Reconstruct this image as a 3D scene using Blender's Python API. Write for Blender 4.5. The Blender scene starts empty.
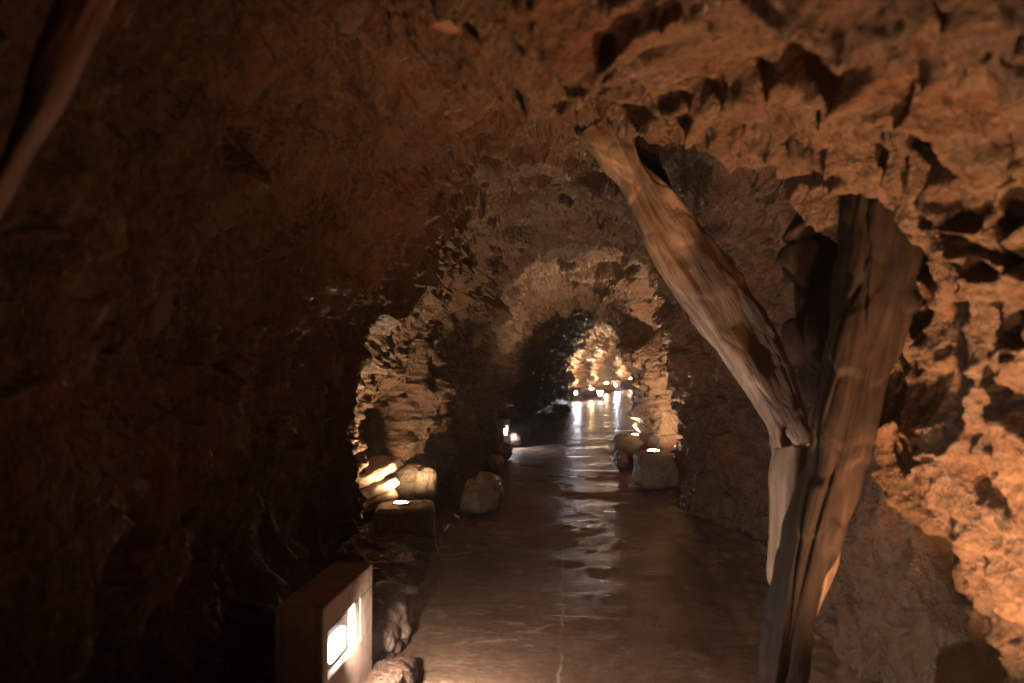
import bpy, bmesh, math, random
import numpy as np
from mathutils import Vector, Matrix

C = bpy.context.scene.collection
PI = math.pi
random.seed(7)

# ------------------------------------------------------------------ noise (numpy)
def _hash(ix, iy, iz, seed):
    h = (ix.astype(np.int64) * 374761393 + iy.astype(np.int64) * 668265263 +
         iz.astype(np.int64) * 2147483647 + seed * 974634777) & 0xFFFFFFFF
    h = ((h ^ (h >> 13)) * 1274126177) & 0xFFFFFFFF
    h = ((h ^ (h >> 16)) * 2246822519) & 0xFFFFFFFF
    return (h ^ (h >> 15)) & 0xFFFFFFFF

def _rnd(h, k):
    g = ((h + k * 0x9E3779B9) & 0xFFFFFFFF)
    g = ((g ^ (g >> 16)) * 0x45D9F3B) & 0xFFFFFFFF
    g = ((g ^ (g >> 16)) * 0x45D9F3B) & 0xFFFFFFFF
    g = (g ^ (g >> 16)) & 0xFFFFFFFF
    return (g.astype(np.float32) / 4294967296.0).astype(np.float32)

def vnoise(P, seed=0):
    """gradient noise, roughly -1..1"""
    F = np.floor(P); f = (P - F).astype(np.float32); I = F.astype(np.int64)
    w = f * f * f * (f * (f * 6 - 15) + 10)
    out = np.zeros(len(P), np.float32)
    for dx in (0, 1):
        wx = w[:, 0] if dx else 1 - w[:, 0]
        for dy in (0, 1):
            wy = w[:, 1] if dy else 1 - w[:, 1]
            for dz in (0, 1):
                wz = w[:, 2] if dz else 1 - w[:, 2]
                h = _hash(I[:, 0] + dx, I[:, 1] + dy, I[:, 2] + dz, seed)
                g = ((_rnd(h, 1) - .5) * (f[:, 0] - dx) + (_rnd(h, 2) - .5) * (f[:, 1] - dy) +
                     (_rnd(h, 3) - .5) * (f[:, 2] - dz))
                out += g * wx * wy * wz
    return out * 2.6

def fbm(P, octv=4, seed=0, gain=.5):
    out = np.zeros(len(P), np.float32); a = 1.; s = 1.
    for k in range(octv):
        out += a * vnoise(P * s + 17.3 * k, seed + k); a *= gain; s *= 2.03
    return out

def facets(P, seed=0, tilt=1.0, crack=.25, cw=.07, k=28.):
    """fractured rock: every cell is a tilted flat face with its own height, dark joints between"""
    n = len(P); F = np.floor(P); f = (P - F).astype(np.float32); I = F.astype(np.int64)
    d1 = np.full(n, 9e9, np.float32); d2 = d1.copy(); num = np.zeros(n, np.float32); den = np.full(n, 1e-12, np.float32)
    for dx in (-1, 0, 1):
        for dy in (-1, 0, 1):
            for dz in (-1, 0, 1):
                h = _hash(I[:, 0] + dx, I[:, 1] + dy, I[:, 2] + dz, seed)
                ox = dx + _rnd(h, 1) - f[:, 0]; oy = dy + _rnd(h, 2) - f[:, 1]; oz = dz + _rnd(h, 3) - f[:, 2]
                d = np.sqrt(ox * ox + oy * oy + oz * oz)
                v = (_rnd(h, 4) - .5) + tilt * ((_rnd(h, 5) - .5) * ox + (_rnd(h, 6) - .5) * oy + (_rnd(h, 7) - .5) * oz) * 2
                w = np.exp(-k * np.minimum(d, 3.)).astype(np.float32)
                num += w * v; den += w
                c = d < d1
                d2 = np.where(c, d1, np.minimum(d2, d)); d1 = np.where(c, d, d1)
    e = d2 - d1
    return num / den - crack * np.exp(-(e / cw) ** 2)

def rotm(ax, ay, az):
    return np.array((Matrix.Rotation(az, 3, 'Z') @ Matrix.Rotation(ay, 3, 'Y') @ Matrix.Rotation(ax, 3, 'X')), dtype=np.float32)

# ------------------------------------------------------------------ linking
def tag(o, label=None, cat=None, group=None, kind=None):
    if label: o['label'] = label
    if cat: o['category'] = cat
    if group: o['group'] = group
    if kind: o['kind'] = kind
    return o

def thing(name, label, cat, loc=(0, 0, 0), rot=(0, 0, 0), group=None):
    o = bpy.data.objects.new(name, None); C.objects.link(o)
    o.location = loc; o.rotation_euler = rot
    o.empty_display_size = .1
    tag(o, label, cat, group, 'thing'); return o

def link(name, me, mat, parent=None, loc=None, smooth=False):
    o = bpy.data.objects.new(name, me); C.objects.link(o)
    if mat: me.materials.append(mat)
    if parent: o.parent = parent
    if loc is not None: o.location = loc
    if smooth: me.polygons.foreach_set('use_smooth', [True] * len(me.polygons))
    return o

def grid_mesh(name, V, wrap=False):
    """V: (rows, cols, 3) array to a mesh"""
    r, c = V.shape[:2]
    idx = np.arange(r * c).reshape(r, c)
    if wrap: idx = np.concatenate([idx, idx[:, :1]], 1)
    q = np.stack([idx[:-1, :-1], idx[:-1, 1:], idx[1:, 1:], idx[1:, :-1]], -1).reshape(-1, 4)
    return raw_mesh(name, V.reshape(-1, 3), q)

def raw_mesh(name, V, q, caps=()):
    me = bpy.data.meshes.new(name)
    n = len(q); extra = sum(len(c) for c in caps)
    me.vertices.add(len(V)); me.vertices.foreach_set('co', np.ascontiguousarray(V, dtype=np.float32).ravel())
    me.loops.add(n * 4 + extra)
    li = np.concatenate([q.ravel()] + [np.array(c) for c in caps]).astype(np.int32)
    me.loops.foreach_set('vertex_index', li)
    me.polygons.add(n + len(caps))
    st = list(range(0, n * 4, 4)) if n < 5000 else np.arange(0, n * 4, 4)
    starts = np.concatenate([np.asarray(st, dtype=np.int32), n * 4 + np.cumsum([0] + [len(c) for c in caps])[:-1].astype(np.int32)]) if caps else np.asarray(st, dtype=np.int32)
    me.polygons.foreach_set('loop_start', starts.astype(np.int32))
    me.update(calc_edges=True); me.validate()
    return me

def shade(o, s=True):
    o.data.polygons.foreach_set('use_smooth', np.full(len(o.data.polygons), s))

# ------------------------------------------------------------------ materials
def nt(name):
    m = bpy.data.materials.new(name); m.use_nodes = True
    t = m.node_tree; t.nodes.clear()
    out = t.nodes.new('ShaderNodeOutputMaterial'); b = t.nodes.new('ShaderNodeBsdfPrincipled')
    t.links.new(b.outputs[0], out.inputs[0])
    return m, t, b

def node(t, kind, **kw):
    n = t.nodes.new(kind)
    for k, v in kw.items():
        if k in n.inputs: n.inputs[k].default_value = v
        else: setattr(n, k, v)
    return n

def coords(t, scale=(1, 1, 1), rot=(0, 0, 0), obj=True):
    tc = t.nodes.new('ShaderNodeTexCoord'); mp = t.nodes.new('ShaderNodeMapping')
    mp.inputs['Scale'].default_value = scale; mp.inputs['Rotation'].default_value = rot
    t.links.new(tc.outputs['Object'], mp.inputs[0])
    return mp.outputs[0]

def noise(t, vec, scale, detail=6, rough=.55, dist=0.):
    n = node(t, 'ShaderNodeTexNoise'); n.inputs['Scale'].default_value = scale
    n.inputs['Detail'].default_value = detail; n.inputs['Roughness'].default_value = rough
    n.inputs['Distortion'].default_value = dist
    t.links.new(vec, n.inputs['Vector']); return n.outputs['Fac']

def ramp(t, fac, stops):
    r = t.nodes.new('ShaderNodeValToRGB'); e = r.color_ramp.elements
    while len(e) < len(stops): e.new(.5)
    for k, (p, c) in enumerate(stops):
        e[k].position = p
        e[k].color = (c, c, c, 1) if isinstance(c, (int, float)) else (*c, 1)
    t.links.new(fac, r.inputs[0]); return r.outputs[0]

def mix(t, fac, a, b, mode='MIX'):
    n = t.nodes.new('ShaderNodeMix'); n.data_type = 'RGBA'; n.blend_type = mode
    for s, v in ((n.inputs[0], fac), (n.inputs[6], a), (n.inputs[7], b)):
        if isinstance(v, (int, float)): s.default_value = v
        elif isinstance(v, tuple): s.default_value = (*v, 1)
        else: t.links.new(v, s)
    return n.outputs[2]

def mth(t, op, a, b=0.):
    n = t.nodes.new('ShaderNodeMath'); n.operation = op
    for s, v in ((n.inputs[0], a), (n.inputs[1], b)):
        if isinstance(v, (int, float)): s.default_value = v
        else: t.links.new(v, s)
    return n.outputs[0]

def bump(t, b, hgt, dist=.01, strength=1.):
    n = t.nodes.new('ShaderNodeBump'); n.inputs['Distance'].default_value = dist
    n.inputs['Strength'].default_value = strength
    t.links.new(hgt, n.inputs['Height']); t.links.new(n.outputs[0], b.inputs['Normal'])

def rock_material(name, dark, mid, tan, rust, rough=(.35, .75), bscale=1.):
    m, t, b = nt(name)
    v = coords(t, (1, 1, .8), (.2, .35, .1))
    big = noise(t, v, 1.3, 8, .62, .6)
    c1 = ramp(t, big, [(.30, dark), (.46, mid), (.62, mid), (.76, tan)])
    fine = noise(t, v, 9, 9, .68, .3)
    c2 = mix(t, ramp(t, fine, [(.35, 0.), (.72, 1.)]), c1, tan)
    c2 = mix(t, .45, c1, c2)
    rst = ramp(t, noise(t, v, 2.4, 6, .6, .4), [(.52, 0.), (.68, .75)])
    c3 = mix(t, rst, c2, rust)
    spk = ramp(t, noise(t, v, 46, 4, .7), [(.30, .35), (.5, 1.)])
    col = mix(t, .8, c3, mix(t, 1., c3, spk, 'MULTIPLY'))
    t.links.new(col, b.inputs['Base Color'])
    rr = ramp(t, noise(t, v, 5, 6, .6), [(.35, rough[0]), (.65, rough[1])])
    t.links.new(rr, b.inputs['Roughness'])
    b.inputs['Specular IOR Level'].default_value = .5
    vo = node(t, 'ShaderNodeTexVoronoi'); vo.inputs['Scale'].default_value = 22; vo.feature = 'F1'
    try: vo.inputs['Detail'].default_value = 2
    except Exception: pass
    wv = mix(t, .05, v, node(t, 'ShaderNodeTexNoise').outputs['Color']); t.links.new(wv, vo.inputs['Vector'])
    h = mth(t, 'ADD', mth(t, 'MULTIPLY', vo.outputs['Distance'], .6), noise(t, v, 26, 8, .74, .05))
    h = mth(t, 'ADD', h, mth(t, 'MULTIPLY', noise(t, v, 120, 3, .6), .25))
    bump(t, b, h, .028 * bscale, 1.)
    return m

M = {}
M['rock'] = rock_material('tunnel rock', (.020, .013, .011), (.090, .053, .037), (.28, .18, .115), (.16, .060, .032), (.20, .58))
M['stone'] = rock_material('loose stone', (.11, .085, .07), (.28, .21, .165), (.45, .36, .28), (.2, .1, .06), (.35, .6), .5)
M['ledge'] = M['stone']

def wood_material(name, a, b_, c, rough=.6, redc=(.22, .075, .05)):
    m, t, b = nt(name)
    v = coords(t, (7, 7, .7))
    v2 = coords(t, (1.2, 1.2, .8))
    g = noise(t, v, 3.0, 9, .65, .8)
    col = ramp(t, g, [(.32, a), (.5, b_), (.7, c)])
    st = ramp(t, noise(t, v2, 3.2, 5, .55, .5), [(.42, .45), (.62, 1.)])
    col = mix(t, .75, col, mix(t, 1., col, st, 'MULTIPLY'))
    red = ramp(t, noise(t, v2, 5, 4, .6), [(.58, 0.), (.72, .5)])
    col = mix(t, red, col, redc)
    t.links.new(col, b.inputs['Base Color'])
    b.inputs['Roughness'].default_value = rough
    h = mth(t, 'ADD', g, mth(t, 'MULTIPLY', noise(t, v, 14, 5, .6), .4))
    bump(t, b, h, .012, .8)
    return m

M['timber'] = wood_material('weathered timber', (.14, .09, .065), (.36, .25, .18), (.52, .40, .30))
M['timber_dark'] = wood_material('dark timber', (.007, .004, .0035), (.020, .011, .009), (.045, .026, .020), .8, (.05, .018, .013))  # darkest timber colours, for the post, slab and split limb
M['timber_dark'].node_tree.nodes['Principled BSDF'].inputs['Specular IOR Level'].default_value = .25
M['timber_red'] = wood_material('reddish timber', (.07, .03, .02), (.16, .072, .045), (.25, .125, .075), .5)

def plain(name, col, rough=.5, metal=0., bs=0., sc=30):
    m, t, b = nt(name)
    v = coords(t)
    n = noise(t, v, sc, 6, .6)
    c = ramp(t, n, [(.3, tuple(x * .65 for x in col)), (.7, col)])
    t.links.new(c, b.inputs['Base Color'])
    b.inputs['Roughness'].default_value = rough; b.inputs['Metallic'].default_value = metal
    if bs: bump(t, b, n, bs)
    return m

def glow(name, col, s):
    m, t, b = nt(name)
    b.inputs['Base Color'].default_value = (.8, .8, .8, 1)
    b.inputs['Emission Color'].default_value = (*col, 1); b.inputs['Emission Strength'].default_value = s
    return m

M['box'] = plain('pale cement board', (.42, .33, .27), .7, 0, .004, 14)
M['metal'] = plain('dull black metal', (.05, .05, .052), .45, .7)
M['steel'] = plain('brushed reflector', (.8, .8, .8), .3, 1.)
M['cable'] = plain('pale rubber cable', (.35, .28, .22), .6)
M['white'] = plain('white enamel', (.8, .8, .8), .4)
M['cool'] = glow('cool lamp', (1., .86, .82), 35)
M['cool_far'] = glow('cool lamp far', (.90, .90, 1.), 700)
M['warm'] = glow('warm lamp', (1., .62, .32), 190)

M['warm_far'] = glow('warm lamp far', (1., .62, .32), 2200)

# wet floor
def floor_material():
    m, t, b = nt('wet concrete')
    v = coords(t); vx = coords(t, (1, 1.6, 1))
    big = noise(t, v, .9, 6, .6, .5)
    col = ramp(t, big, [(.3, (.11, .07, .047)), (.55, (.20, .13, .09)), (.75, (.30, .205, .145))])
    fine = ramp(t, noise(t, v, 24, 7, .7), [(.3, .55), (.65, 1.)])
    col = mix(t, 1., col, fine, 'MULTIPLY')
    # pale mineral flakes, elongated across the path
    fl = ramp(t, noise(t, coords(t, (1.5, 3.2, 1)), 3.4, 7, .62, .7), [(.565, 0.), (.60, 1.)])
    flm = ramp(t, noise(t, v, .55, 2, .5), [(.42, 0.), (.55, 1.)])
    flk = mth(t, 'MULTIPLY', fl, flm)
    col = mix(t, mth(t, 'MULTIPLY', flk, .65), col, (.40, .31, .23))
    # joints: one along the path, some across it
    sep = t.nodes.new('ShaderNodeSeparateXYZ'); t.links.new(v, sep.inputs[0])
    wob = mth(t, 'MULTIPLY', mth(t, 'SUBTRACT', noise(t, v, 2.2, 5, .6), .5), .10)
    px = mth(t, 'ADD', sep.outputs[0], wob)
    a = mth(t, 'ABSOLUTE', mth(t, 'SUBTRACT', px, mth(t, 'ADD', mth(t, 'MULTIPLY', sep.outputs[1], .075), -.04)))
    j1 = mth(t, 'LESS_THAN', a, .008)
    py = mth(t, 'ADD', sep.outputs[1], mth(t, 'ADD', mth(t, 'MULTIPLY', wob, .8), mth(t, 'MULTIPLY', sep.outputs[0], .12)))
    fr = mth(t, 'FRACT', mth(t, 'MULTIPLY', mth(t, 'ADD', py, .15), .62))
    j2 = mth(t, 'MULTIPLY', mth(t, 'LESS_THAN', fr, .012), mth(t, 'LESS_THAN', px, .75))
    brk = ramp(t, noise(t, v, 2.5, 3, .5), [(.42, 0.), (.52, 1.)])
    j = mth(t, 'MULTIPLY', mth(t, 'MAXIMUM', j1, j2), brk)
    col = mix(t, mth(t, 'MULTIPLY', j, .7), col, (.38, .30, .22))
    t.links.new(col, b.inputs['Base Color'])
    wet = noise(t, coords(t, (1, 1.5, 1)), 1.6, 7, .62, .4)
    r = ramp(t, wet, [(.35, .24), (.5, .34), (.66, .46)])
    r = mth(t, 'ADD', r, mth(t, 'MULTIPLY', flk, .2))
    t.links.new(r, b.inputs['Roughness'])
    b.inputs['Specular IOR Level'].default_value = .55
    h = mth(t, 'ADD', mth(t, 'MULTIPLY', noise(t, coords(t, (1, 2.2, 1)), 7, 6, .6, .3), 1.), mth(t, 'MULTIPLY', noise(t, v, 60, 5, .65), .25))
    h = mth(t, 'ADD', h, mth(t, 'MULTIPLY', mth(t, 'MAXIMUM', flk, j), .12))
    bump(t, b, h, .006, .8)
    return m
M['floor'] = floor_material()

# ------------------------------------------------------------------ camera
CAM = Vector((0, 0, 1.6)); FPX = 740.; PITCH = math.atan(18.5 / 740)
cd = bpy.data.cameras.new('camera'); cam = bpy.data.objects.new('camera', cd); C.objects.link(cam)
cam.location = CAM; cam.rotation_euler = (PI / 2 + PITCH, 0, 0)
cd.sensor_width = 36; cd.lens = 26.02; cd.clip_start = .05; cd.clip_end = 200
cd.dof.use_dof = True; cd.dof.focus_distance = 6.5; cd.dof.aperture_fstop = 1.6
bpy.context.scene.camera = cam

def at(px, py, y):
    """the world point at forward distance y seen at a pixel of the photograph"""
    u = (px - 512) / FPX; v = (341.5 - py) / FPX
    dy = math.cos(PITCH) - v * math.sin(PITCH); dz = math.sin(PITCH) + v * math.cos(PITCH)
    return Vector((u / dy * y, y, 1.6 + dz / dy * y))

def on_floor(px, py, z=0.):
    u = (px - 512) / FPX; v = (341.5 - py) / FPX
    dy = math.cos(PITCH) - v * math.sin(PITCH); dz = math.sin(PITCH) + v * math.cos(PITCH)
    y = (z - 1.6) / dz * dy
    return Vector((u / dy * y, y, z))

# ------------------------------------------------------------------ the tunnel
# y, floor edge, left wall x at z .5/1.1/1.7/2.2, ceiling z at 20/50/80 %, right wall x at z 2.2/1.7/1.1/.5/0
ST = [
 (-3.0, -.85, -1.40, -1.45, -1.45, -1.30, 2.60, 2.75, 2.55, 1.50, 1.70, 1.75, 1.70, 1.60),
 (1.0,  -.80, -1.40, -1.45, -1.45, -1.30, 2.60, 2.70, 2.50, 1.50, 1.70, 1.72, 1.65, 1.60),
 (2.2,  -.75, -1.40, -1.46, -1.48, -1.32, 2.72, 2.80, 2.52, 1.44, 1.60, 1.75, 1.86, 1.84),
 (3.2,  -.70, -1.30, -1.42, -1.40, -1.15, 2.85, 2.84, 2.45, 1.50, 1.62, 1.77, 1.90, 1.88),
 (3.65, -.68, -1.28, -1.40, -1.36, -1.10, 2.86, 2.98, 2.80, 1.95, 1.98, 1.94, 1.88, 1.80),
 (4.3,  -.67, -1.30, -1.36, -1.28, -1.00, 2.98, 3.12, 3.00, 2.25, 2.35, 2.25, 2.05, 1.80),
 (5.5,  -.65, -1.24, -1.22, -1.10, -.72,  2.98, 3.15, 3.00, 2.25, 2.35, 2.30, 2.15, 1.95),
 (5.9,  -.65, -1.45, -1.40, -1.25, -.85,  2.98, 3.10, 2.95, 2.20, 2.28, 2.25, 2.12, 1.95),
 (6.4,  -.63, -1.72, -1.70, -1.50, -1.05, 2.95, 3.02, 2.90, 2.05, 2.15, 2.15, 2.08, 1.92),
 (7.6,  -.55, -1.68, -1.62, -1.40, -.95, 2.88, 2.96, 2.82, 1.88, 2.00, 2.05, 2.00, 1.88),
 (8.15, -.50, -.90, -.88,  -.82, -.64,  2.80, 2.90, 2.80, 1.80, 1.92, 1.98, 1.95, 1.85),
 (9.6,  -.42, -.95, -.92,  -.85, -.52,  2.78, 2.88, 2.76, 1.95, 2.22, 2.35, 2.38, 2.30),
 (11.0, -.28, -.76,  -.72,  -.60, -.28,  2.76, 2.88, 2.72, 1.70, 1.82, 1.94, 2.00, 2.00),
 (12.5, -.12, -.60,  -.50,  -.36,  .0,   2.68, 2.78, 2.66, 2.00, 2.22, 2.32, 2.40, 2.40),
 (14.0, .05,  -.42,  -.22,  .05,   .36,   2.56, 2.66, 2.52, 2.30, 2.60, 2.70, 2.75, 2.75),
 (15.0, .15,  -.12,  -.10,  -.02,  .25,   2.85, 3.00, 2.85, 2.60, 2.85, 2.92, 2.95, 2.95),
 (17.0, .35,  .08,   .10,   .18,   .50,   2.90, 3.05, 2.90, 2.85, 3.08, 3.15, 3.18, 3.18),
 (20.0, .68,  .40,   .42,   .50,   .85,   2.85, 3.00, 2.85, 3.40, 3.60, 3.68, 3.72, 3.72),
 (24.0, 1.40, 1.10,  1.12,  1.20,  1.55,  2.90, 3.05, 2.90, 4.20, 4.40, 4.48, 4.50, 4.50),
 (29.6, 2.45, 2.10,  2.15,  2.25,  2.60,  2.90, 3.05, 2.90, 5.30, 5.50, 5.58, 5.60, 5.60),
 (34.0, 3.60, 3.20,  3.25,  3.35,  3.75,  2.90, 3.10, 2.90, 6.50, 6.70, 6.78, 6.80, 6.80),
 (39.5, 5.40, 4.90,  4.95,  5.10,  5.50,  2.90, 3.10, 2.90, 8.50, 8.70, 8.78, 8.80, 8.80),
 (46.0, 8.60, 8.00,  8.05,  8.20,  8.70,  2.90, 3.10, 2.90, 11.3, 11.8, 12.0, 12.1, 12.1),
 (56.0, 15.5, 14.8,  14.9,  15.0,  15.5,  2.90, 3.10, 2.90, 18.3, 18.8, 19.0, 19.1, 19.1),
]
ST = np.array(ST, dtype=np.float64)

def pchip(xs, ys, x):
    h = np.diff(xs); d = np.diff(ys) / h
    m = np.zeros_like(ys); m[0] = d[0]; m[-1] = d[-1]
    for i in range(1, len(xs) - 1):
        if d[i - 1] * d[i] > 0:
            w1 = 2 * h[i] + h[i - 1]; w2 = h[i] + 2 * h[i - 1]
            m[i] = (w1 + w2) / (w1 / d[i - 1] + w2 / d[i])
    k = np.clip(np.searchsorted(xs, x) - 1, 0, len(xs) - 2)
    t = (x - xs[k]) / h[k]
    t2 = t * t; t3 = t2 * t
    return ((2 * t3 - 3 * t2 + 1) * ys[k] + (t3 - 2 * t2 + t) * h[k] * m[k] + (-2 * t3 + 3 * t2) * ys[k + 1] + (t3 - t2) * h[k] * m[k + 1])

ys = [-3.0]
while ys[-1] < 1.4: ys.append(ys[-1] + .022)
while ys[-1] < 55.: ys.append(ys[-1] + max(.0062, .0040 * ys[-1] if ys[-1] < 12 else .0048 * ys[-1]))
ys = np.array(ys); NC = 1060
S = np.stack([pchip(ST[:, 0], ST[:, k], ys) for k in range(1, ST.shape[1])], 1)

def edge_left(y): return float(pchip(ST[:, 0], ST[:, 1], np.array([y]))[0])
def wall_right(y): return float(pchip(ST[:, 0], ST[:, 12], np.array([y]))[0])

def section_points():
    R = len(ys)
    xl, L5, L11, L17, L22, c2, c5, c8, R22, R17, R11, R5, R0 = [S[:, k] for k in range(13)]
    def mixx(a): return L22 * (1 - a) + R22 * a
    P = [
        (xl + .10, np.full(R, -.16)), (xl, np.full(R, .0)), (xl - .10, np.full(R, .05)), ((xl + L5) / 2, np.full(R, .08)),
        (L5 + .06, np.full(R, .14)),
        (L5, np.full(R, .5)), (L11, np.full(R, 1.1)), (L17, np.full(R, 1.7)), (L22, np.full(R, 2.2)),
        (mixx(.2), c2), (mixx(.5), c5), (mixx(.8), c8),
        (R22, np.full(R, 2.15)), (R17, np.full(R, 1.7)), (R11, np.full(R, 1.1)), (R5, np.full(R, .5)), (R0, np.full(R, .02)), (R0 - .02, np.full(R, -.2))]
    K = np.stack([np.stack(p, -1) for p in P], 1)          # rows, k, 2
    # dense Catmull-Rom then even arc length
    n = K.shape[1]; tt = np.linspace(0, n - 1.0001, 400)
    k = tt.astype(int); f = (tt - k)[None, :, None]
    g = lambda j: K[:, np.clip(j, 0, n - 1)]
    p0, p1, p2, p3 = g(k - 1), g(k), g(k + 1), g(k + 2)
    D = .5 * ((2 * p1) + (-p0 + p2) * f + (2 * p0 - 5 * p1 + 4 * p2 - p3) * f ** 2 + (-p0 + 3 * p1 - 3 * p2 + p3) * f ** 3)
    seg = np.linalg.norm(np.diff(D, axis=1), axis=2)
    # mean arc length table shared by every row, so columns keep their meaning along the tunnel
    w = seg[(ys > 0) & (ys < 12)].mean(0); cum = np.concatenate([[0], np.cumsum(w)])
    want = np.linspace(0, cum[-1], NC)
    pos = np.interp(want, cum, np.arange(len(cum)))
    i = np.clip(pos.astype(int), 0, 398); ff = (pos - i)[None, :, None]
    out = D[:, i] * (1 - ff) + D[:, i + 1] * ff
    knot = np.interp(pos / 399 * (n - 1.0001), [0, n], [0, n])
    return out, knot

sec, knot = section_points()
R_, N_ = sec.shape[:2]
V = np.zeros((R_, N_, 3), np.float32)
V[:, :, 0] = sec[:, :, 0]; V[:, :, 2] = sec[:, :, 1]; V[:, :, 1] = ys[:, None]
du = np.gradient(V, axis=1); dv = np.gradient(V, axis=0)
Nn = np.cross(du, dv); Nn /= np.linalg.norm(Nn, axis=2, keepdims=True) + 1e-9
# make it point into the rock (outwards)
ctr = np.stack([S[:, 0] + 1.2, ys, np.full(R_, 1.3)], 1)[:, None, :]
sgn = np.sign((Nn * (V - ctr)).sum(2, keepdims=True).mean())
Nn *= sgn
P = V.reshape(-1, 3).astype(np.float32)

def rock_disp(P, yy):
    W = np.stack([fbm(P * 1.1 + 5.1, 2, 41), fbm(P * 1.1 + 9.7, 2, 42), fbm(P * 1.1 + 2.3, 2, 43)], 1)
    Q = P + W * .22
    A = Q @ rotm(.35, .3, .3).T
    B = Q @ rotm(-.3, .6, -.25).T
    d = .12 * fbm(P * .8, 3, 3)
    d += .25 * facets(A * np.array([.8, 1.25, .75], np.float32) + 3.3, 11, 1.0, .12, .04, 45.)
    d += .150 * facets(A * np.array([1.7, 3.1, 1.5], np.float32) + 1.7, 12, 1.1, .22, .06, 42.)
    W2 = np.stack([vnoise(P * 6, 51), vnoise(P * 6 + 7, 52), vnoise(P * 6 + 13, 53)], 1) * .03
    d += .068 * facets((B + W2) * np.array([4.2, 7.5, 3.8], np.float32), 13, 1.4, .30, .08, 40.)
    msk = np.clip(.55 + 1.2 * vnoise(P * 1.7, 77), 0.1, 1.2)
    d += .020 * msk * facets((A + W2) * np.array([11., 19., 10.], np.float32), 14, 1.4, .3, .1, 32.)
    d += .008 * vnoise(P * 38, 61) + .004 * vnoise(P * 90, 62)
    return d

d = rock_disp(P, P[:, 1]).reshape(R_, N_)
# shattered upright slivers on the left wall beyond the alcove edge
c_end = int(np.searchsorted(knot, 9.6)); r0 = int(np.searchsorted(ys, 5.0))
PL = V[r0:, :c_end].reshape(-1, 3)
QL = PL @ rotm(.12, .15, .1).T + np.stack([fbm(PL * 1.5, 2, 91), fbm(PL * 1.5, 2, 92), fbm(PL * 1.5, 2, 93)], 1) * .12
ex = .17 * facets(QL * np.array([2.6, 3.6, 1.05], np.float32), 95, 1.2, .35, .08, 45.) + .07 * facets(QL * np.array([7., 9.5, 2.6], np.float32), 96, 1.3, .35, .1, 40.)
wk = np.clip((ys[r0:] - 5.4) / .8, 0, 1)[:, None] * np.clip((9.6 - knot[:c_end]) / 1.6, 0, 1)[None, :]
d[r0:, :c_end] += ex.reshape(-1, c_end) * wk
amp = np.ones(N_)
amp = np.where(knot < 4.3, np.interp(knot, [0, 1, 1.8, 3.5, 4.3], [.08, .10, .16, .30, .9]), amp)
amp = np.where(knot > 15.3, np.interp(knot, [15.3, 17], [1, .35]), amp)
d = d * amp[None, :]
rw = np.clip((knot - 12.2) / .8, 0, 1)[None, :] * np.clip((3.7 - ys) / .4, 0, 1)[:, None]      # the near right wall is more even
d = d * (1 - .25 * rw)
V += Nn * d[:, :, None].astype(np.float32)
V = V.astype(np.float32)

kc = lambda k: int(np.searchsorted(knot, k))
cuts = {'wall_left': (0, kc(8.3)), 'ceiling': (kc(8.3), kc(12.1)), 'wall_right': (kc(12.1), N_ - 1)}
for nme, (a, b) in cuts.items():
    o = link(nme, grid_mesh(nme, V[:, a:b + 1][:, ::-1]), M['rock'])
    shade(o, True); tag(o, kind='structure')

# rock closing the passage behind the camera and far round the bend
def cap(nme, row):
    ring = V[row]; c = ring.mean(0); c[2] = 1.3
    fr = np.linspace(1, 0.02, 40)[:, None, None]
    G = c + (ring - c)[None, ::8] * fr
    Q = G.reshape(-1, 3).astype(np.float32)
    G[..., 1] += (.25 * fbm(Q * 1.2, 4, 5) + .2 * facets(Q * 2., 6)).reshape(G.shape[:2]) * (1 - fr[..., 0])
    o = link(nme, grid_mesh(nme, G), M['rock']); shade(o); tag(o, kind='structure')
cap('wall_back', 0); cap('wall_far', R_ - 1)

# floor
fy = [-3.0]
while fy[-1] < 1.: fy.append(fy[-1] + .05)
while fy[-1] < 56.: fy.append(fy[-1] + max(.012, .008 * fy[-1]))
fy = np.array(fy)
el = pchip(ST[:, 0], ST[:, 1], fy) - .06; er = pchip(ST[:, 0], ST[:, 13], fy) + .30
tx = np.linspace(0, 1, 260)[None, :]
G = np.zeros((len(fy), 260, 3), np.float32)
G[..., 0] = el[:, None] * (1 - tx) + er[:, None] * tx; G[..., 1] = fy[:, None]
Q = G.reshape(-1, 3)
right = np.clip((G[..., 0] - (er[:, None] - .75)) / .6, 0, 1)
G[..., 2] = (.010 * fbm(Q * 1.1, 3, 21) + .003 * fbm(Q * 6, 3, 22)).reshape(G.shape[:2]) - .004
G[..., 2] += right * (.04 + .05 * np.abs(fbm(Q * 3.2, 4, 23))).reshape(G.shape[:2])
o = link('floor', grid_mesh('floor', G), M['floor']); shade(o); tag(o, kind='structure')

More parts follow.
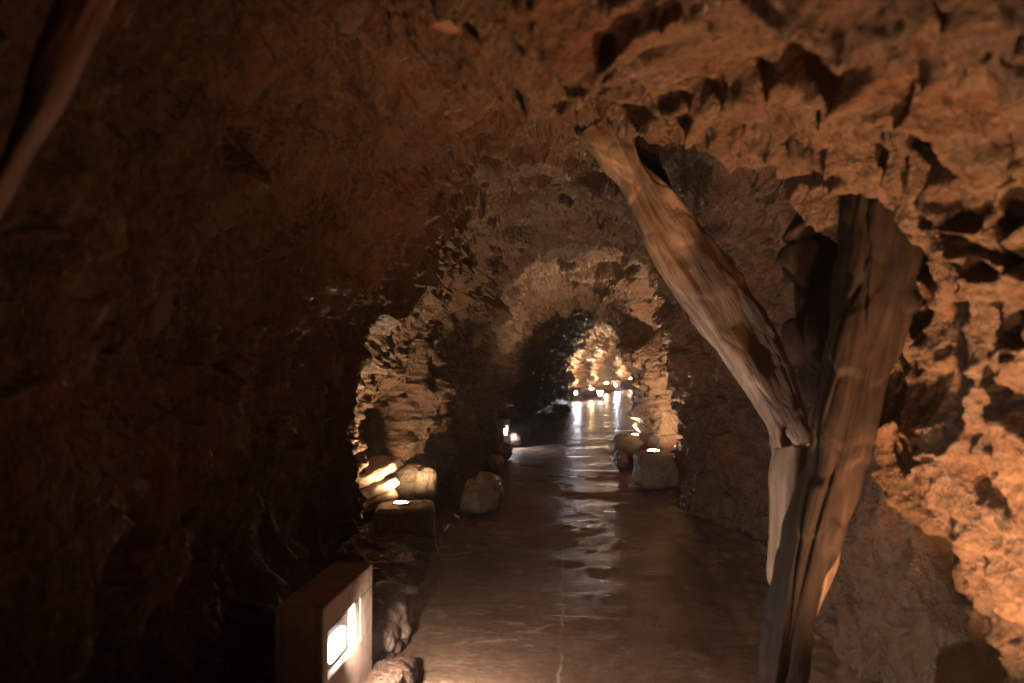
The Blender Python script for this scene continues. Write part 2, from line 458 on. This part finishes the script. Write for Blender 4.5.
# ------------------------------------------------------------------ stones
def rock_mesh(name, size, seed, box=.5, sub=4, rough=1.):
    bm = bmesh.new(); bmesh.ops.create_icosphere(bm, subdivisions=sub, radius=1.)
    co = np.array([v.co[:] for v in bm.verts], np.float32)
    p = 2 / max(.12, 1 - box * .8)                       # superellipsoid: 1 = rounded, larger = blocky
    nn = (np.abs(co) ** p).sum(1) ** (1 / p)
    co = co / nn[:, None]
    n = co / np.linalg.norm(co, axis=1, keepdims=True)
    S3 = np.array(size, np.float32) / 2
    q = co * S3
    sc = float(np.cbrt(np.prod(S3)))
    Q = q / sc + seed * 3.7
    dd = rough * sc * (.16 * fbm(Q * .9, 3, seed) + .16 * facets(Q * .9, seed + 1, 1., .1) + .07 * facets(Q * 2.6, seed + 2) + .03 * fbm(Q * 6, 3, seed + 3))
    q = q + n * dd[:, None]
    q[:, 2] -= q[:, 2].min()
    for v, c in zip(bm.verts, q): v.co = c
    me = bpy.data.meshes.new(name); bm.to_mesh(me); bm.free()
    return me

def stone(name, label, cat, loc, size, seed, rot=0., group=None, mat='stone', box=.5, sub=4, rough=1., tilt=(0, 0)):
    o = link(name, rock_mesh(name, size, seed, box, sub, rough), M[mat]); shade(o)
    o.location = loc; o.rotation_euler = (tilt[0], tilt[1], rot)
    tag(o, label, cat, group, 'thing'); return o

# ------------------------------------------------------------------ timbers
def timber_mesh(name, path, seed, rot=0., n_around=72, step=.012, split=.02, jag=.04, flat=.55, chunk=.0):
    """path: list of (point, half width, half depth). A rough-hewn log swept along it, in its own frame
       (z along the first-to-last line), with grain, splits and torn ends. Returns mesh, matrix."""
    p0 = path[0][0]; p1 = path[-1][0]
    ax = (p1 - p0).normalized()
    side = Vector((0, 1, 0)).cross(ax).normalized(); fro = ax.cross(side).normalized()
    Mx = Matrix((side, fro, ax)).transposed().to_4x4(); Mx.translation = p0
    inv = Mx.inverted()
    L = [inv @ p[0] for p in path]
    zs = np.array([l.z for l in L])
    n = max(8, int((zs[-1] - zs[0]) / step)); z = np.linspace(zs[0], zs[-1], n)
    cx = pchip(zs, np.array([l.x for l in L]), z); cy = pchip(zs, np.array([l.y for l in L]), z)
    w = pchip(zs, np.array([float(p[1]) for p in path]), z); dp = pchip(zs, np.array([float(p[2]) for p in path]), z)
    a = np.linspace(0, 2 * PI, n_around, endpoint=False) + rot
    pw = 2 / (2 + 4 * flat)
    ux = np.sign(np.cos(a)) * np.abs(np.cos(a)) ** pw; uy = np.sign(np.sin(a)) * np.abs(np.sin(a)) ** pw
    X = cx[:, None] + w[:, None] * ux; Y = cy[:, None] + dp[:, None] * uy; Z = np.repeat(z[:, None], n_around, 1)
    Q = np.stack([X, Y, Z], -1).reshape(-1, 3).astype(np.float32)
    g = Q * np.array([14, 14, 1.6], np.float32) + seed
    dis = .0025 * fbm(g, 3, seed) + .016 * facets(g * np.array([.40, .40, .8], np.float32), seed + 4, 1.2, .2, .1, 16.)
    big = .022 * fbm(Q * np.array([3, 3, 1.8], np.float32) + seed, 3, seed + 9)
    cr = .2 + vnoise(Q * np.array([7, 7, .8], np.float32) + seed * 2, seed + 5)
    if chunk: dis += chunk * facets(Q * np.array([6.5, 6.5, 4.2], np.float32) + seed, seed + 8, 1.3, .35, .08, 40.)
    dis += big * 1. - split * np.exp(-(cr / .06) ** 2)
    dis = dis.reshape(n, n_around)
    e = np.minimum(z - z[0], z[-1] - z)
    X = X + dis * ux; Y = Y + dis * uy
    # torn ends
    tj = jag * vnoise(np.stack([ux * 3 + seed, uy * 3, np.zeros_like(ux)], 1).astype(np.float32), seed + 6)
    fade = np.exp(-(z - z[0]) / .15)[:, None] - np.exp(-(z[-1] - z) / .15)[:, None]
    Z = Z + tj[None, :] * fade
    G = np.stack([X, Y, Z], -1)
    rings = [G]
    for k, (row, s) in enumerate(((0, -1), (-1, 1))):
        c = G[row].mean(0)
        st = [c + (G[row] - c) * f + np.array([0, 0, s * dz]) for f, dz in ((.9, .006), (.6, .008), (.3, .006), (.02, .004))]
        st = np.stack(st)
        rings = [st[::-1]] + rings if k == 0 else rings + [st]
    G = np.concatenate(rings)
    return grid_mesh(name, G, True), Mx

def timber(name, label, cat, path, seed, mat='timber', **kw):
    me, Mx = timber_mesh(name, path, seed, **kw)
    o = link(name, me, M[mat]); shade(o); o.matrix_world = Mx
    return tag(o, label, cat)

# leaning prop in front of the dark recess
D = []
for px, py, y, w, dp in ((604, 128, 4.35, .16, .09), (614, 150, 4.3, .125, .09), (634, 178, 4.25, .095, .085), (657, 210, 4.2, .13, .09), (688, 262, 4.1, .165, .10),
                         (716, 300, 4.0, .165, .11), (744, 340, 3.9, .145, .11), (768, 380, 3.8, .13, .11), (785, 415, 3.7, .115, .10), (795, 447, 3.62, .10, .09)):
    D.append((at(px, py, y), w, dp))
prop = timber('timber_prop', 'pale weathered timber beam leaning diagonally from the roof down to the right, splayed on top', 'timber beam', D, 3, flat=.7, n_around=120, chunk=.009)
D2 = [(at(642, 118, 4.45), .05, .05), (at(652, 160, 4.4), .07, .05), (at(668, 205, 4.3), .05, .04), (at(690, 245, 4.25), .025, .03)]
me, Mx = timber_mesh('split_limb', D2, 9)
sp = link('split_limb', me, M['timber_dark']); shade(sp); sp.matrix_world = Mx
sp.parent = prop; sp.matrix_parent_inverse = prop.matrix_world.inverted()

# tall post right of it, and the pieces against the post
D = []
for px, py, y, w, dp in ((893, 150, 2.98, .17, .12), (890, 215, 2.98, .17, .12), (888, 270, 3.0, .165, .13), (868, 330, 3.0, .135, .12), (848, 400, 3.0, .115, .12),
                         (832, 470, 3.0, .105, .11), (815, 530, 3.0, .10, .11), (797, 600, 3.0, .08, .10), (781, 683, 3.0, .07, .10), (766, 770, 3.0, .075, .10)):
    D.append((at(px, py, y), w, dp))
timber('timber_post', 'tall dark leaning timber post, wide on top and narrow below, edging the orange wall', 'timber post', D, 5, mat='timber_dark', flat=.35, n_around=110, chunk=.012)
D = []
for px, py, y, w, dp in ((838, 165, 3.4, .13, .09), (832, 215, 3.35, .15, .09), (822, 280, 3.3, .18, .09), (820, 335, 3.25, .165, .09), (832, 378, 3.2, .11, .08), (836, 425, 3.18, .09, .07), (840, 460, 3.15, .06, .05)):
    D.append((at(px, py, y), w, dp))
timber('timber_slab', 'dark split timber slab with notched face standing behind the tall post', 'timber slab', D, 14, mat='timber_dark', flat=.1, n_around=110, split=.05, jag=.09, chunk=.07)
D = []
for px, py, y, w, dp in ((806, 452, 3.28, .115, .11), (804, 490, 3.25, .14, .12), (801, 540, 3.2, .14, .12), (797, 580, 3.15, .11, .11), (799, 612, 3.1, .05, .07)):
    D.append((at(px, py, y), w, dp))
timber('timber_block', 'short rounded timber block wedged under the foot of the diagonal beam', 'timber block', D, 21, mat='timber', flat=.5, n_around=80, split=.006, jag=.01)
# roof timbers close to the camera
D = [(at(140, -90, 1.5), .062, .04), (at(88, -5, 1.5), .052, .04), (at(60, 60, 1.5), .042, .035), (at(38, 110, 1.5), .032, .03), (at(8, 170, 1.5), .022, .028), (at(-40, 250, 1.5), .02, .025)]
timber('roof_timber', 'smooth reddish timber slanting across the rock in the upper left corner', 'timber', D, 31, mat='timber_red', flat=.3, split=.004)
D = [(at(372, -8, 2.35), .008, .01), (at(400, 4, 2.35), .025, .03), (at(440, 12, 2.38), .05, .04), (at(480, 26, 2.42), .035, .03), (at(530, 46, 2.5), .012, .02)]
timber('roof_plank', 'thin orange-lit splinter of timber caught in the roof at the top edge', 'timber', D, 37, mat='timber_red', flat=.1, split=.004)

# ------------------------------------------------------------------ lamps
def boxm(bm, lo, hi, bev=.004):
    r = bmesh.ops.create_cube(bm, size=1.)
    lo = Vector(lo); hi = Vector(hi)
    for v in r['verts']: v.co = Vector((lo[i] + (v.co[i] + .5) * (hi[i] - lo[i]) for i in range(3)))
    if bev:
        es = list({e for v in r['verts'] for e in v.link_edges})
        bmesh.ops.bevel(bm, geom=es, offset=bev, segments=2, affect='EDGES')

def bmo(name, bm, mat, parent=None, smooth=False):
    me = bpy.data.meshes.new(name); bm.to_mesh(me); bm.free()
    o = link(name, me, mat, parent)
    if smooth: shade(o)
    return o

def floodlight(label, loc, rz, L=.62, H=.5, Dp=.30, glowmat='cool', group=None, tilt=0.):
    """a board box with a window in its long front face (local +x) and a floodlight inside; origin: front bottom middle"""
    t = thing('floodlight_box', label, 'floodlight', loc, (0, tilt, rz), group)
    w0, w1, z0, z1 = -L * .40, L * .10, H * .42, H * .80          # window (near the camera's end)
    th = .03
    bm = bmesh.new()
    boxm(bm, (-Dp, -L / 2, 0), (-Dp + th, L / 2, H)); boxm(bm, (-Dp + th, -L / 2, 0), (-th, -L / 2 + th, H)); boxm(bm, (-Dp + th, L / 2 - th, 0), (-th, L / 2, H))
    boxm(bm, (-Dp + th, -L / 2 + th, H - th), (-th, L / 2 - th, H)); boxm(bm, (-Dp + th, -L / 2 + th, 0), (-th, L / 2 - th, th))
    bmo('housing', bm, M['box'], t)
    bm = bmesh.new()
    s0, s1 = L * .18, L * .22                                      # narrow slot beside the window
    boxm(bm, (-th, -L / 2, 0), (0, L / 2, z0), .003); boxm(bm, (-th, -L / 2, z1), (0, L / 2, H), .003)
    boxm(bm, (-th, -L / 2, z0), (0, w0, z1), .003); boxm(bm, (-th, w1, z0), (0, s0, z1), .003)
    boxm(bm, (-th, s1, z0), (0, L / 2, z1), .003)
    bmo('face_plate', bm, M['box'], t)
    bm = bmesh.new()
    boxm(bm, (-.13, w0 + .03, z0 + .005), (-.025, w1 - .03, z1 - .02), .01)
    for k in range(7): boxm(bm, (-.16, w0 + .05 + k * .03, z0 + .01), (-.125, w0 + .056 + k * .03, z1 - .04), 0)
    lb = bmo('lamp_body', bm, M['metal'], t)
    bm = bmesh.new(); boxm(bm, (-.03, w0 + .07, z0 + .035), (-.012, w1 - .09, z1 - .07), .004)
    bmo('lens', bm, M[glowmat], lb)
    bm = bmesh.new(); boxm(bm, (-.05, s0 - .005, z0), (-.045, s1 + .005, z1), .002)
    tag(bmo('reflector', bm, M['white'], t), 'thin white strip lit inside the narrow slot')
    return t

def uplight(label, loc, r=.07, glowmat='warm', group=None, tilt=(0, 0)):
    t = thing('uplight', label, 'lamp', loc, (tilt[0], tilt[1], 0), group)
    bm = bmesh.new()
    prof = [(.0, 0), (r * 1.25, 0), (r * 1.25, .012), (r * 1.1, .03), (r * 1.02, .036), (r * 1.0, .030), (r * .98, .02), (0, .02)]
    rings = []
    for (rr, zz) in prof:
        rings.append([bm.verts.new((rr * math.cos(a) + 1e-5, rr * math.sin(a), zz)) for a in [2 * PI * k / 40 for k in range(40)]])
    for a, b in zip(rings, rings[1:]):
        for k in range(40): bm.faces.new((a[k], a[(k + 1) % 40], b[(k + 1) % 40], b[k]))
    bmo('housing', bm, M['metal'], t, True)
    bm = bmesh.new()
    rings = []
    for q in range(7):
        th = q / 6 * PI / 2 * .98
        rings.append([bm.verts.new((r * .95 * math.cos(th) * math.cos(a), r * .95 * math.cos(th) * math.sin(a), .024 + r * (.5 if 'far' in glowmat else .3) * math.sin(th))) for a in [2 * PI * k / 32 for k in range(32)]])
    for a, b in zip(rings, rings[1:]):
        for k in range(32): bm.faces.new((a[k], a[(k + 1) % 32], b[(k + 1) % 32], b[k]))
    bm.faces.new(rings[-1])
    bmo('lens', bm, M[glowmat], t, True)
    return t

# near floodlight box on the left ledge
a = at(325, 607, 3.0); b = at(371, 565, 3.61)
mid = (a + b) / 2; ang = math.atan2(b.y - a.y, b.x - a.x) - PI / 2
near_box = floodlight('pale box holding a blazing white floodlight, nearest lamp at the lower left', (mid.x, mid.y, .08), ang, L=.66, Dp=.20, H=(a.z + b.z) / 2 - .08)

# lamp block by the alcove with its warm uplight
stone('stone_block', 'squared stone block under the warm lamp in front of the left alcove', 'stone block', (-.98, 6.85, -.03), (.54, .50, .30), 5, .1, box=.9, rough=.4, sub=5)
alcove_lamp = uplight('small round warm lamp glowing on the squared block by the left alcove', (-1.02, 6.83, .26))
# right hand lamps
stone('stone_block', 'flat-topped dark stone block beside the right wall carrying the nearer warm lamp', 'stone block', (1.80, 9.3, .0), (.50, .42, .44), 8, .2, box=.85, rough=.5, sub=4)
right_lamp = uplight('nearer of the two warm lamps at the foot of the lit right wall', (1.76, 9.25, .44), r=.08)
stone('boulder', 'rough round boulder by the right wall carrying the farther warm lamp', 'boulder', (1.80, 11.3, .0), (.62, .5, .42), 9, .2, box=.35)
right_lamp_far = uplight('farther of the two warm lamps at the foot of the lit right wall', (1.88, 11.3, .43), r=.08)
stone('boulder', 'low dark form standing in for a dark reflection on the wet floor left of the right-hand lamps', 'boulder', (1.60, 10.9, .0), (.22, .4, .26), 12, .1, box=.1)  # rock-shaped stand-in for a dark patch of reflection on the floor

# warm floodlight behind the foot of the tall post, lighting the right wall and roof
stone('stone_block', 'flat stone slab at the foot of the tall right-hand post', 'stone block', (1.36, 2.05, .0), (.26, .28, .1), 15, .2, box=.85, rough=.4)
wall_lamp = uplight('warm lamp at the foot of the orange right-hand wall', (1.36, 2.05, .11), r=.05, glowmat='warm')

stone('stone_block', 'unseen stone block added beside the camera under the warm fill lamp', 'stone block', (1.20, 1.35, .0), (.30, .30, .14), 16, .4, box=.85, rough=.4)
fill_lamp = uplight('unseen warm fill lamp added low on the right, just outside the foreground', (1.20, 1.35, .15), r=.05)  # lamp and block added out of view to brighten the left wall

# middle floodlight on the left, behind the kerb stones
mid_box = floodlight('pale floodlight box among the kerb stones halfway down the left side', (-.09, 13.5, .02), -.35, L=.34, H=.50, Dp=.16, glowmat='cool_far')
# far lamps
q = at(577, 398, 28.5); far_box_a = floodlight('bright bluish floodlight box at the left end of the far lamps', (q.x, q.y, .05), -.9, L=.40, H=.5, Dp=.2, glowmat='cool_far')
q = at(591, 394, 31.); stone('boulder', 'low rock under the orange lamp at the far bend', 'boulder', (q.x, q.y + .1, .0), (.9, .7, .35), 17, .1, box=.5, sub=3)
far_a = uplight('small orange lamp glowing at the far bend beside the bluish floodlight', (q.x, q.y, .35), r=.09, glowmat='warm_far')
q = at(617, 389, 38.); far_box_b = floodlight('tallest bluish-white floodlight box in the far distance', (q.x, q.y, .0), -1.1, L=.45, H=.55, Dp=.2, glowmat='cool_far')
q = at(606, 388, 36.5); stone('boulder', 'dark rock carrying a small lamp left of the tallest far floodlight', 'boulder', (q.x, q.y, .0), (.9, .7, .42), 18, .1, box=.6, sub=3)
far_b = uplight('small warm lamp just left of the tallest far floodlight', (q.x, q.y - .1, .42), r=.09, glowmat='warm_far')
q = at(630, 384, 42.); stone('boulder', 'dark rock carrying the most distant warm lamp', 'boulder', (q.x, q.y, .0), (1.0, .7, .5), 19, .1, box=.6, sub=3)
far_c = uplight('most distant warm lamp, right of the tallest far floodlight', (q.x, q.y - .1, .5), r=.09, glowmat='warm_far')
# small white marker lamp on a stake
q = at(600, 402, 29.5)
t = thing('marker_lamp', 'small white wedge-shaped marker lamp on a thin stake at the far floor edge', 'lamp', (q.x, q.y, 0.))
bm = bmesh.new(); boxm(bm, (-.012, -.012, 0), (.012, .012, .2), .002); bmo('stake', bm, M['metal'], t)
bm = bmesh.new(); bmesh.ops.create_cone(bm, cap_ends=True, segments=20, radius1=.05, radius2=.13, depth=.2, matrix=Matrix.Translation((0, 0, .27)))
bmo('lamp_head', bm, glow('marker', (.86, .9, 1.), 14), t, True)

def spot(name, parent, loc, aim, watt, col, cone, blend=.6, rad=.04):
    l = bpy.data.lights.new(name, 'SPOT'); l.energy = watt; l.color = col; l.spot_size = math.radians(cone); l.spot_blend = blend; l.shadow_soft_size = rad
    o = bpy.data.objects.new(name, l); C.objects.link(o)
    o.parent = parent; o.location = loc; o.rotation_euler = Vector(aim).to_track_quat('-Z', 'Y').to_euler()
    return o
spot('floodlight_beam', near_box, (.02, -.10, .30), (1, .95, -.22), 190, (1., .78, .62), 150, .9, .04)
spot('wall_lamp_beam', wall_lamp, (0, 0, .06), (.06, .42, 1.), 530, (1., .50, .22), 106, 1., .05)
spot('wall_lamp_beam', fill_lamp, (0, 0, .06), (-.1, .30, 1.), 90, (1., .48, .21), 150, .8, .05)  # beam of the added fill lamp
spot('alcove_beam', alcove_lamp, (0, 0, .07), (.05, .40, 1.), 170, (1., .66, .36), 150, .5, .05)
spot('right_beam', right_lamp, (0, 0, .07), (.35, .60, 1.), 300, (1., .66, .36), 140, .5, .05)
spot('right_beam', right_lamp_far, (0, 0, .07), (.1, .30, 1.), 300, (1., .66, .36), 140, .5, .05)
spot('floodlight_beam', mid_box, (.03, .0, .30), (1, .0, -.25), 45, (.95, .93, 1.), 130, .6, .04)
spot('floodlight_beam', far_box_a, (.03, .0, .30), (1, .0, -.3), 70, (.92, .92, 1.), 140, .6, .06)
spot('floodlight_beam', far_box_b, (.03, .0, .35), (1, .0, -.3), 120, (.92, .92, 1.), 140, .6, .06)
for l_, e_ in ((far_a, 500), (far_b, 450), (far_c, 500)):
    spot('far_beam', l_, (0, 0, .08), (.0, .45, 1.), e_ * 2.2, (1., .66, .36), 160, .4, .06)

# ------------------------------------------------------------------ kerb stones down the left edge
KG = 'kerb stones along the left edge of the path'
kerb = [
 (486, 511, .34, 1.0, .34, 'large lobed pale kerb stone, nearest of the row by the dark left wall'),
 (497, 473, .26, .50, .24, 'rounded kerb stone just beyond the large lobed one'),
 (505, 460, .32, .45, .26, 'pale kerb stone in front of the midway floodlight box'),
 (516, 447, .24, .42, .26, 'kerb stone lit white on its edge, just past the midway floodlight box'),
 (524, 438, .26, .42, .26, 'grey kerb stone between two lit ones past the midway floodlight box'),
 (534, 431, .26, .5, .32, 'tallest bright kerb stone of the middle row'),
 (549, 419, .5, .8, .18, 'long flat kerb stone before the far bend'),
 (563, 413, .4, .8, .24, 'small wedge-shaped kerb stone where the path starts to bend'),
]
for k, (px, py, sx, sy, sz, lab) in enumerate(kerb):
    q = on_floor(px, py)
    stone('kerb_stone', lab, 'kerb stone', (q.x - .04, q.y + .1, -.02), (sx, sy, sz), 40 + k, .1 * k - .2, KG, box=.35, sub=4)

# near ledge lumps and alcove rocks
stone('ledge_stone', 'pale lumpy rock at the foot of the nearest floodlight box', 'rock', (-.62, 3.45, -.10), (.24, .95, .20), 71, -.12, box=.3, sub=5, mat='rock')
stone('ledge_stone', 'brown rock on the path edge just beyond the nearest floodlight box', 'rock', (-.78, 4.35, -.05), (.36, .9, .24), 72, -.05, box=.3, sub=5)
stone('rock_slab', 'upright oval stone slab leaning by the wall right of the alcove lamp', 'stone slab', (-.90, 7.5, .16), (.21, .13, .36), 73, .2, box=.3, tilt=(-.15, .15))
stone('rock_mound', 'smooth tan rock mound sloping up behind the alcove lamp', 'rock', (-1.06, 7.65, -.02), (.50, .5, .56), 74, .5, box=.0, sub=5, rough=.4, tilt=(-.2, .25))
for k, (x, y, z, lab) in enumerate(((-1.34, 7.15, .20, 'lowest brightly lit slanting slab left of the alcove lamp'), (-1.32, 7.2, .32, 'middle brightly lit slanting slab in the alcove'), (-1.36, 7.25, .45, 'highest brightly lit slanting slab in the alcove'))):
    stone('shelf_rock', lab, 'rock slab', (x, y, z), (.50, .35, .11), 80 + k, .35, 'slanting slabs in the alcove', box=.8, tilt=(.2, -.42), sub=4)
for k, (px, py, s, lab) in enumerate(((394, 652, .07, 'dark rubble lump on the path edge by the nearest floodlight'), (403, 645, .045, 'small dark pebble beside the rubble lump on the path edge'), (390, 660, .04, 'smallest dark pebble on the path edge nearest the floodlight box'))):
    q = on_floor(px, py); stone('rubble', lab, 'pebble', (q.x, q.y, .0), (s * 1.3, s, s * .7), 90 + k, k, 'dark rubble on the path edge', mat='rock', sub=3)

# cable from the lamp block to the path
def tube(name, pts, rad, mat, n=8, sub=8):
    pts = np.array(pts, float); k = np.arange(len(pts)); kk = np.linspace(0, len(pts) - 1, sub * len(pts))
    c = np.stack([pchip(k.astype(float), pts[:, i], kk) for i in range(3)], 1)
    tg = np.gradient(c, axis=0); tg /= np.linalg.norm(tg, axis=1, keepdims=True)
    s1 = np.cross(tg, [1., 0, .1]); s1 /= np.linalg.norm(s1, axis=1, keepdims=True); s2 = np.cross(tg, s1)
    a = np.linspace(0, 2 * PI, n, endpoint=False)
    G = c[:, None] + rad * (np.cos(a)[None, :, None] * s1[:, None] + np.sin(a)[None, :, None] * s2[:, None])
    o = link(name, grid_mesh(name, G, True), mat); shade(o); return o
o = tube('lamp_cable', [(-.72, 6.75, .24), (-.69, 6.6, .16), (-.66, 6.4, .07), (-.60, 6.1, .015), (-.54, 5.8, .012)], .007, M['cable'])
tag(o, 'thin pale cable running from the alcove lamp block down to the path', 'cable')

# ------------------------------------------------------------------ world, view
w = bpy.data.worlds.new('underground'); bpy.context.scene.world = w; w.use_nodes = True
w.node_tree.nodes['Background'].inputs[0].default_value = (0, 0, 0, 1)
HAZE = 0.0035
if HAZE:
    vs = w.node_tree.nodes.new('ShaderNodeVolumeScatter'); vs.inputs['Density'].default_value = HAZE; vs.inputs['Anisotropy'].default_value = .4
    w.node_tree.links.new(vs.outputs[0], w.node_tree.nodes['World Output'].inputs['Volume'])
sc = bpy.context.scene
sc.view_settings.view_transform = 'Standard'; sc.view_settings.look = 'None'; sc.view_settings.gamma = 1
sc.view_settings.use_curve_mapping = False; sc.view_settings.exposure = 0.
sc.cycles.use_denoising = True
sc.cycles.max_bounces = 6; sc.cycles.diffuse_bounces = 4; sc.cycles.glossy_bounces = 3
sc.cycles.sample_clamp_indirect = 4.
